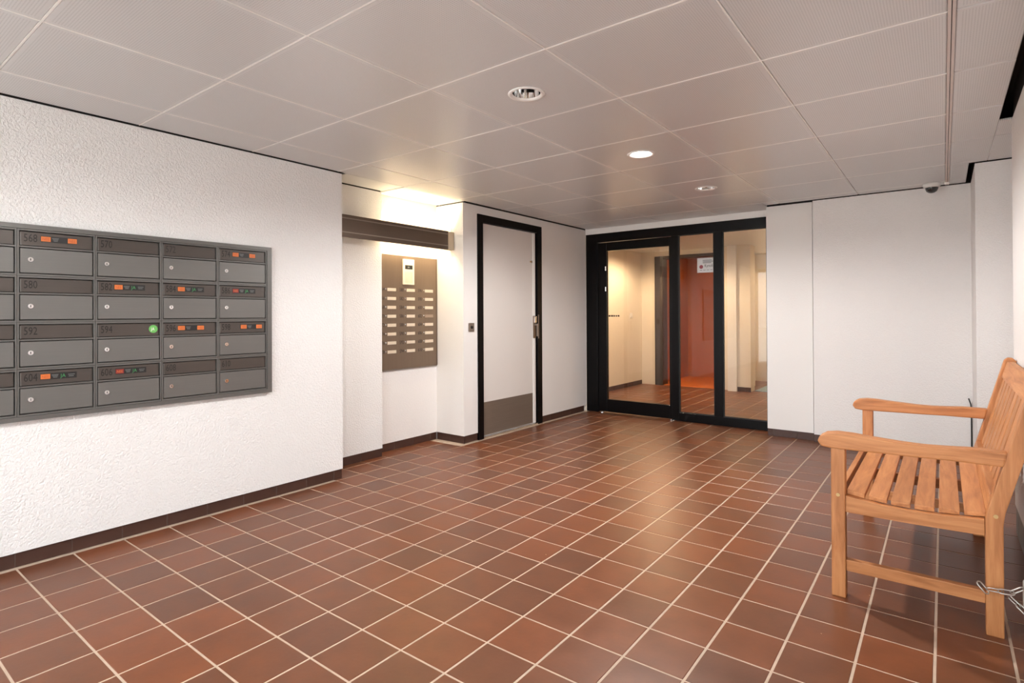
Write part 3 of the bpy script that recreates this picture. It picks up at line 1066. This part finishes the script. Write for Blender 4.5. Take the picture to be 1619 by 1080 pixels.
for ya, ends in ((BY0, 0), (BY1 - LEG, 1)):
    yb = ya + LEG
    obj('front_leg', MB().box(-0.370, -0.320, ya, yb, 0.0, 0.600), 'wz', bench, bevel=0.004)
    d = 0.025
    zz = [0.0, 0.40, 0.44, 0.60, 0.80, 0.885]
    left = [(lean(z) - d, z) for z in zz]
    right = [(lean(z) + d, z) for z in zz]
    xt = lean(0.90)
    capp = [(xt + 0.024, 0.906), (xt + 0.010, 0.921), (xt - 0.008, 0.922), (xt - 0.022, 0.910)]
    poly = right + capp + left[::-1]
    obj('rear_post', MB().prism(poly, 1, ya + 0.002, yb - 0.002), 'wz', bench, bevel=0.004)
    obj('armrest', MB().prism(arm_profile(), 1, ya - 0.004, yb + 0.006), 'wx', bench, bevel=0.006)
    obj('seat_rail', MB().prism([(-0.320, 0.345), (-0.1, 0.345), (0.112, 0.350), (0.112, 0.408), (0.0, 0.398), (-0.1, 0.393), (-0.2, 0.397), (-0.320, 0.412)], 1, ya + 0.008, yb - 0.008), 'wx', bench, bevel=0.002)
    obj('side_stretcher', MB().box(-0.320, 0.113, ya + 0.010, yb - 0.010, 0.108, 0.153), 'wx', bench, bevel=0.003)
    yo = ya if ends == 0 else yb
    for bx, bz in ((-0.345, 0.413), (0.142, 0.428)):
        obj('bolt', MB().cyl((bx, yo - 0.004 if ends == 0 else yo, bz), 0.007, 0.007, 0.004, axis=1, seg=14), 'brass', bench)
ymid = (BY0 + BY1) / 2
obj('seat_rail', MB().prism([(-0.320, 0.352), (0.112, 0.356), (0.112, 0.408), (0.0, 0.398), (-0.1, 0.393), (-0.2, 0.397), (-0.320, 0.412)], 1, ymid - 0.016, ymid + 0.016), 'wx', bench, bevel=0.002)


def seat_z(x):
    t = (x + 0.10) / 0.22
    return 0.396 + 0.017 * t * t


for k in range(6):
    xa = -0.318 + k * 0.0747
    xb = xa + 0.062
    za, zb = seat_z(xa), seat_z(xb)
    obj('seat_slat', MB().prism([(xa, za), (xb, zb), (xb, zb + 0.018), (xa, za + 0.018)], 1, BY0 + 0.010 if False else BY0 + 0.034, BY1 - 0.034), 'wy', bench, bevel=0.003)
obj('front_apron', MB().prism([(-0.362, 0.356), (-0.342, 0.352), (-0.336, 0.424), (-0.356, 0.428)], 1, BY0 + LEG, BY1 - LEG), 'wy', bench, bevel=0.003)
obj('rear_rail', MB().prism([(0.116, 0.430), (0.142, 0.430), (0.154, 0.492), (0.128, 0.492)], 1, BY0 + LEG, BY1 - LEG), 'wy', bench, bevel=0.003)
za, zb = 0.822, 0.904
obj('top_rail', MB().prism([(lean(za) - 0.014, za), (lean(za) + 0.014, za), (lean(zb) + 0.014, zb), (lean(zb) - 0.014, zb)], 1, BY0 + LEG, BY1 - LEG), 'wy', bench, bevel=0.004)
NS = 9
pit = (BY1 - BY0 - 2 * LEG) / NS
for k in range(NS):
    yc = BY0 + LEG + pit * (k + 0.5)
    za, zb = 0.490, 0.823
    obj('back_slat', MB().prism([(lean(za) - 0.007, za), (lean(za) + 0.002, za), (lean(zb) + 0.002, zb), (lean(zb) - 0.007, zb)], 1, yc - 0.046, yc + 0.046), 'wz', bench, bevel=0.002)

# ------------------------------------------------------------------ chain and its anchor
chain = thing('chain', 'zinc steel chain looped round the near rear bench leg', 'chain', (0.14, 2.60, 0.15))


def link_mesh():
    mb = MB()
    mb.ref = Vector((0, 1, 0))
    L_, R_ = 0.0135, 0.0085
    path = []
    for s in range(7):
        a = -math.pi / 2 + math.pi * s / 6
        path.append((L_ + R_ * math.cos(a), 0, R_ * math.sin(a)))
    for s in range(7):
        a = math.pi / 2 + math.pi * s / 6
        path.append((-L_ + R_ * math.cos(a), 0, R_ * math.sin(a)))
    mb.tube(path, 0.0024, 8, closed=True)
    me = mb.mesh('chain_link', smooth=True)
    me.materials.append(MAT['zinc'])
    return me


LINK = link_mesh()


def strand(pts, start=0):
    P = [Vector(p) for p in pts]
    seglen = [(P[i + 1] - P[i]).length for i in range(len(P) - 1)]
    tot = sum(seglen)
    n = max(1, round(tot / 0.0330))
    k = start
    for q in range(n):
        s = (q + 0.5) / n * tot
        i = 0
        while i < len(seglen) - 1 and s > seglen[i]:
            s -= seglen[i]
            i += 1
        d = (P[i + 1] - P[i]).normalized()
        c = P[i] + d * s
        o = share('chain_link', LINK, c, chain)
        rot = Vector((1, 0, 0)).rotation_difference(d).to_matrix()
        o.rotation_euler = (rot @ Matrix.Rotation(math.radians(35 if k % 2 else 125), 3, 'X')).to_euler()
        k += 1


strand([(0.094, 2.606, 0.186), (0.106, 2.603, 0.172), (0.168, 2.603, 0.176), (0.190, 2.603, 0.186), (0.208, 2.603, 0.200)])
strand([(0.180, 2.650, 0.142), (0.196, 2.640, 0.130), (0.222, 2.628, 0.108)], 1)
anchor = tag(obj('wall_anchor', MB().box(0.214, XR - 0.0003, 2.585, 2.665, 0.118, 0.212), 'white', bevel=0.006),
             'white anchor block on the wall holding the bench chain', 'anchor')
cable = tag(obj('cable', MB().tube([(0.167, 5.631, 0.07), (0.167, 5.631, 0.30), (0.167, 5.630, 0.40), (0.163, 5.622, 0.44), (0.150, 5.605, 0.485)], 0.0045, 8), 'rubber', smooth=True),
            'thin black cable rising in the corner behind the bench', 'cable')

# ================================================================== HALL BEHIND THE GLASS
wall('wall_hall_left', [(-4.10, -3.97, 5.96, 8.72, 0, ZTOP)], 'inner', 'cream hall wall behind the glass door')
wall('wall_hall_front', [(-4.10, -3.395, 5.90, 5.96, 0, ZTOP)], 'inner', 'hall side of the glass front')
wall('wall_hall_back', [(-4.10, -3.735, 8.72, 8.90, 0, ZTOP), (-2.72, -2.56, 8.72, 8.90, 0, ZTOP), (-3.735, -2.72, 8.72, 8.90, 2.085, ZTOP)], 'inner',
     'cream hall wall around the orange opening')
wall('wall_hall_pier', [(-2.56, -2.43, 8.62, 8.90, 0, ZTOP)], 'trim', 'narrow white pier in the hall')
wall('wall_hall_pillar', [(-2.43, -2.24, 8.66, 8.90, ZW, ZTOP), (-2.43, -2.25, 8.67, 8.90, 0, ZW)], 'inner', 'beige pillar in the hall seen through the right pane')
wall('wall_hall_right', [(-0.90, -0.80, 6.05, 10.3, 0, ZTOP)], 'inner', 'right side wall of the hall')
wall('wall_hall_far', [(-2.60, -0.80, 10.2, 10.3, 0, ZTOP), (-2.66, -2.56, 8.9, 10.3, 0, ZTOP)], 'inner', 'far wall of the hall')
wall('wall_orange', [(-3.85, -3.735, 8.90, 10.3, 0, ZTOP), (-2.76, -2.66, 8.90, 10.3, 0, ZTOP), (-3.735, -2.76, 10.2, 10.3, 0, ZTOP)], 'orange',
     'orange painted walls of the room beyond the hall')
struct(obj('trim_3', MB().box(-3.735, -3.600, 8.700, 8.90, 0, 2.085), 'brown', bevel=0.004), 'dark brown post beside the orange opening', 'trim')
struct(obj('trim_4', MB().box(-3.600, -2.72, 8.705, 8.90, 2.040, 2.085), 'brown', bevel=0.004), 'dark beam over the orange opening', 'trim')
struct(obj('floor_orange', MB().box(-3.735, -2.72, 8.74, 10.2, 0.0, 0.006), 'orange_f'), 'orange floor covering beyond the hall', 'floor')
struct(obj('ceiling_hall', MB().box(-4.10, -0.80, 5.955, 10.3, ZC, ZTOP), 'panel'), 'pale ceiling of the hall', 'ceiling')
skirting('baseboard_hall_left', 1, -3.962, 5.97, 8.70, 1, 'dark skirting along the hall wall')
skirting('baseboard_hall_pillar', 0, 8.652, -2.43, -2.24, -1, 'dark skirting at the hall pillar', g0=GX0, pitch=SX)
sws = thing('hall_switch', 'small white light switch on the hall wall behind glass door', 'switch', (-3.97, 8.32, 1.15))
obj('plate', MB().box(-3.9695, -3.958, 8.27, 8.35, 1.09, 1.17), 'white', sws, bevel=0.003)
obj('rocker', MB().box(-3.9578, -3.953, 8.285, 8.335, 1.105, 1.155), 'trim', sws, bevel=0.002)
tag(obj('floor_mat', MB().box(-2.22, -1.45, 8.80, 9.60, 0.0005, 0.012), 'mat', bevel=0.003), 'pale blue mat on the hall floor behind the right pane', 'mat')


def hall_lamp(x, y, w, label):
    t = thing('hall_downlight', label, 'ceiling lamp', (x, y, ZC), 'downlights in the hall behind the glass')
    c = (x, y, ZC)
    obj('trim_ring', MB().lathe(c, [(0.060, -0.0008), (0.066, -0.006), (0.080, -0.005), (0.084, -0.0008)], 32), 'trim', t, smooth=True)
    obj('lamp_glass', MB().lathe(c, [(0.0, -0.004), (0.059, -0.003), (0.059, -0.001)], 32), 'inner_lamp', t, smooth=True)
    ld = bpy.data.lights.new('hall_beam', 'SPOT')
    ld.energy = w
    ld.color = INNER_COL
    ld.spot_size = math.radians(165)
    ld.spot_blend = 0.5
    ld.shadow_soft_size = 0.05
    lo = bpy.data.objects.new('hall_beam', ld)
    lo.location = (0, 0, -0.02)
    COL.objects.link(lo)
    lo.parent = t


hall_lamp(-3.25, 7.70, INNER_W * 1.4, 'hall downlight behind the glass door leaf')
hall_lamp(-1.60, 7.55, INNER_W * 0.35, 'hall downlight behind the right pane')
hall_lamp(-1.75, 9.6, INNER_W * 0.5, 'hall downlight beyond the beige pillar')
hall_lamp(-3.2, 9.5, INNER_W * 0.08, 'downlight in the orange room')

# ================================================================== ENTRANCE BEHIND THE PHOTOGRAPHER
ent = struct(obj('window_2', MB().box(-3.82, 0.95, YF - 0.10, YF - 0.031, 2.10, ZTOP + 0.08), 'black'), 'glazed entrance front behind the photographer', 'window')
for x in (-3.59, -2.56, -1.50, -0.45, 0.60):
    obj('mullion', MB().box(x - 0.03, x + 0.03, YF - 0.10, YF - 0.03, 0, 2.10), 'black', ent)
for xa, xb in ((-3.56, -2.59), (-2.53, -1.53), (-1.47, -0.48), (-0.42, 0.57)):
    obj('pane', MB().box(xa, xb, YF - 0.070, YF - 0.062, 0.0, 2.10), 'glass', ent)
struct(obj('ground', MB().box(-30, 30, -40, YF - 0.2, -0.25, -0.05), 'pave'), 'grey paving outside the entrance', 'ground')
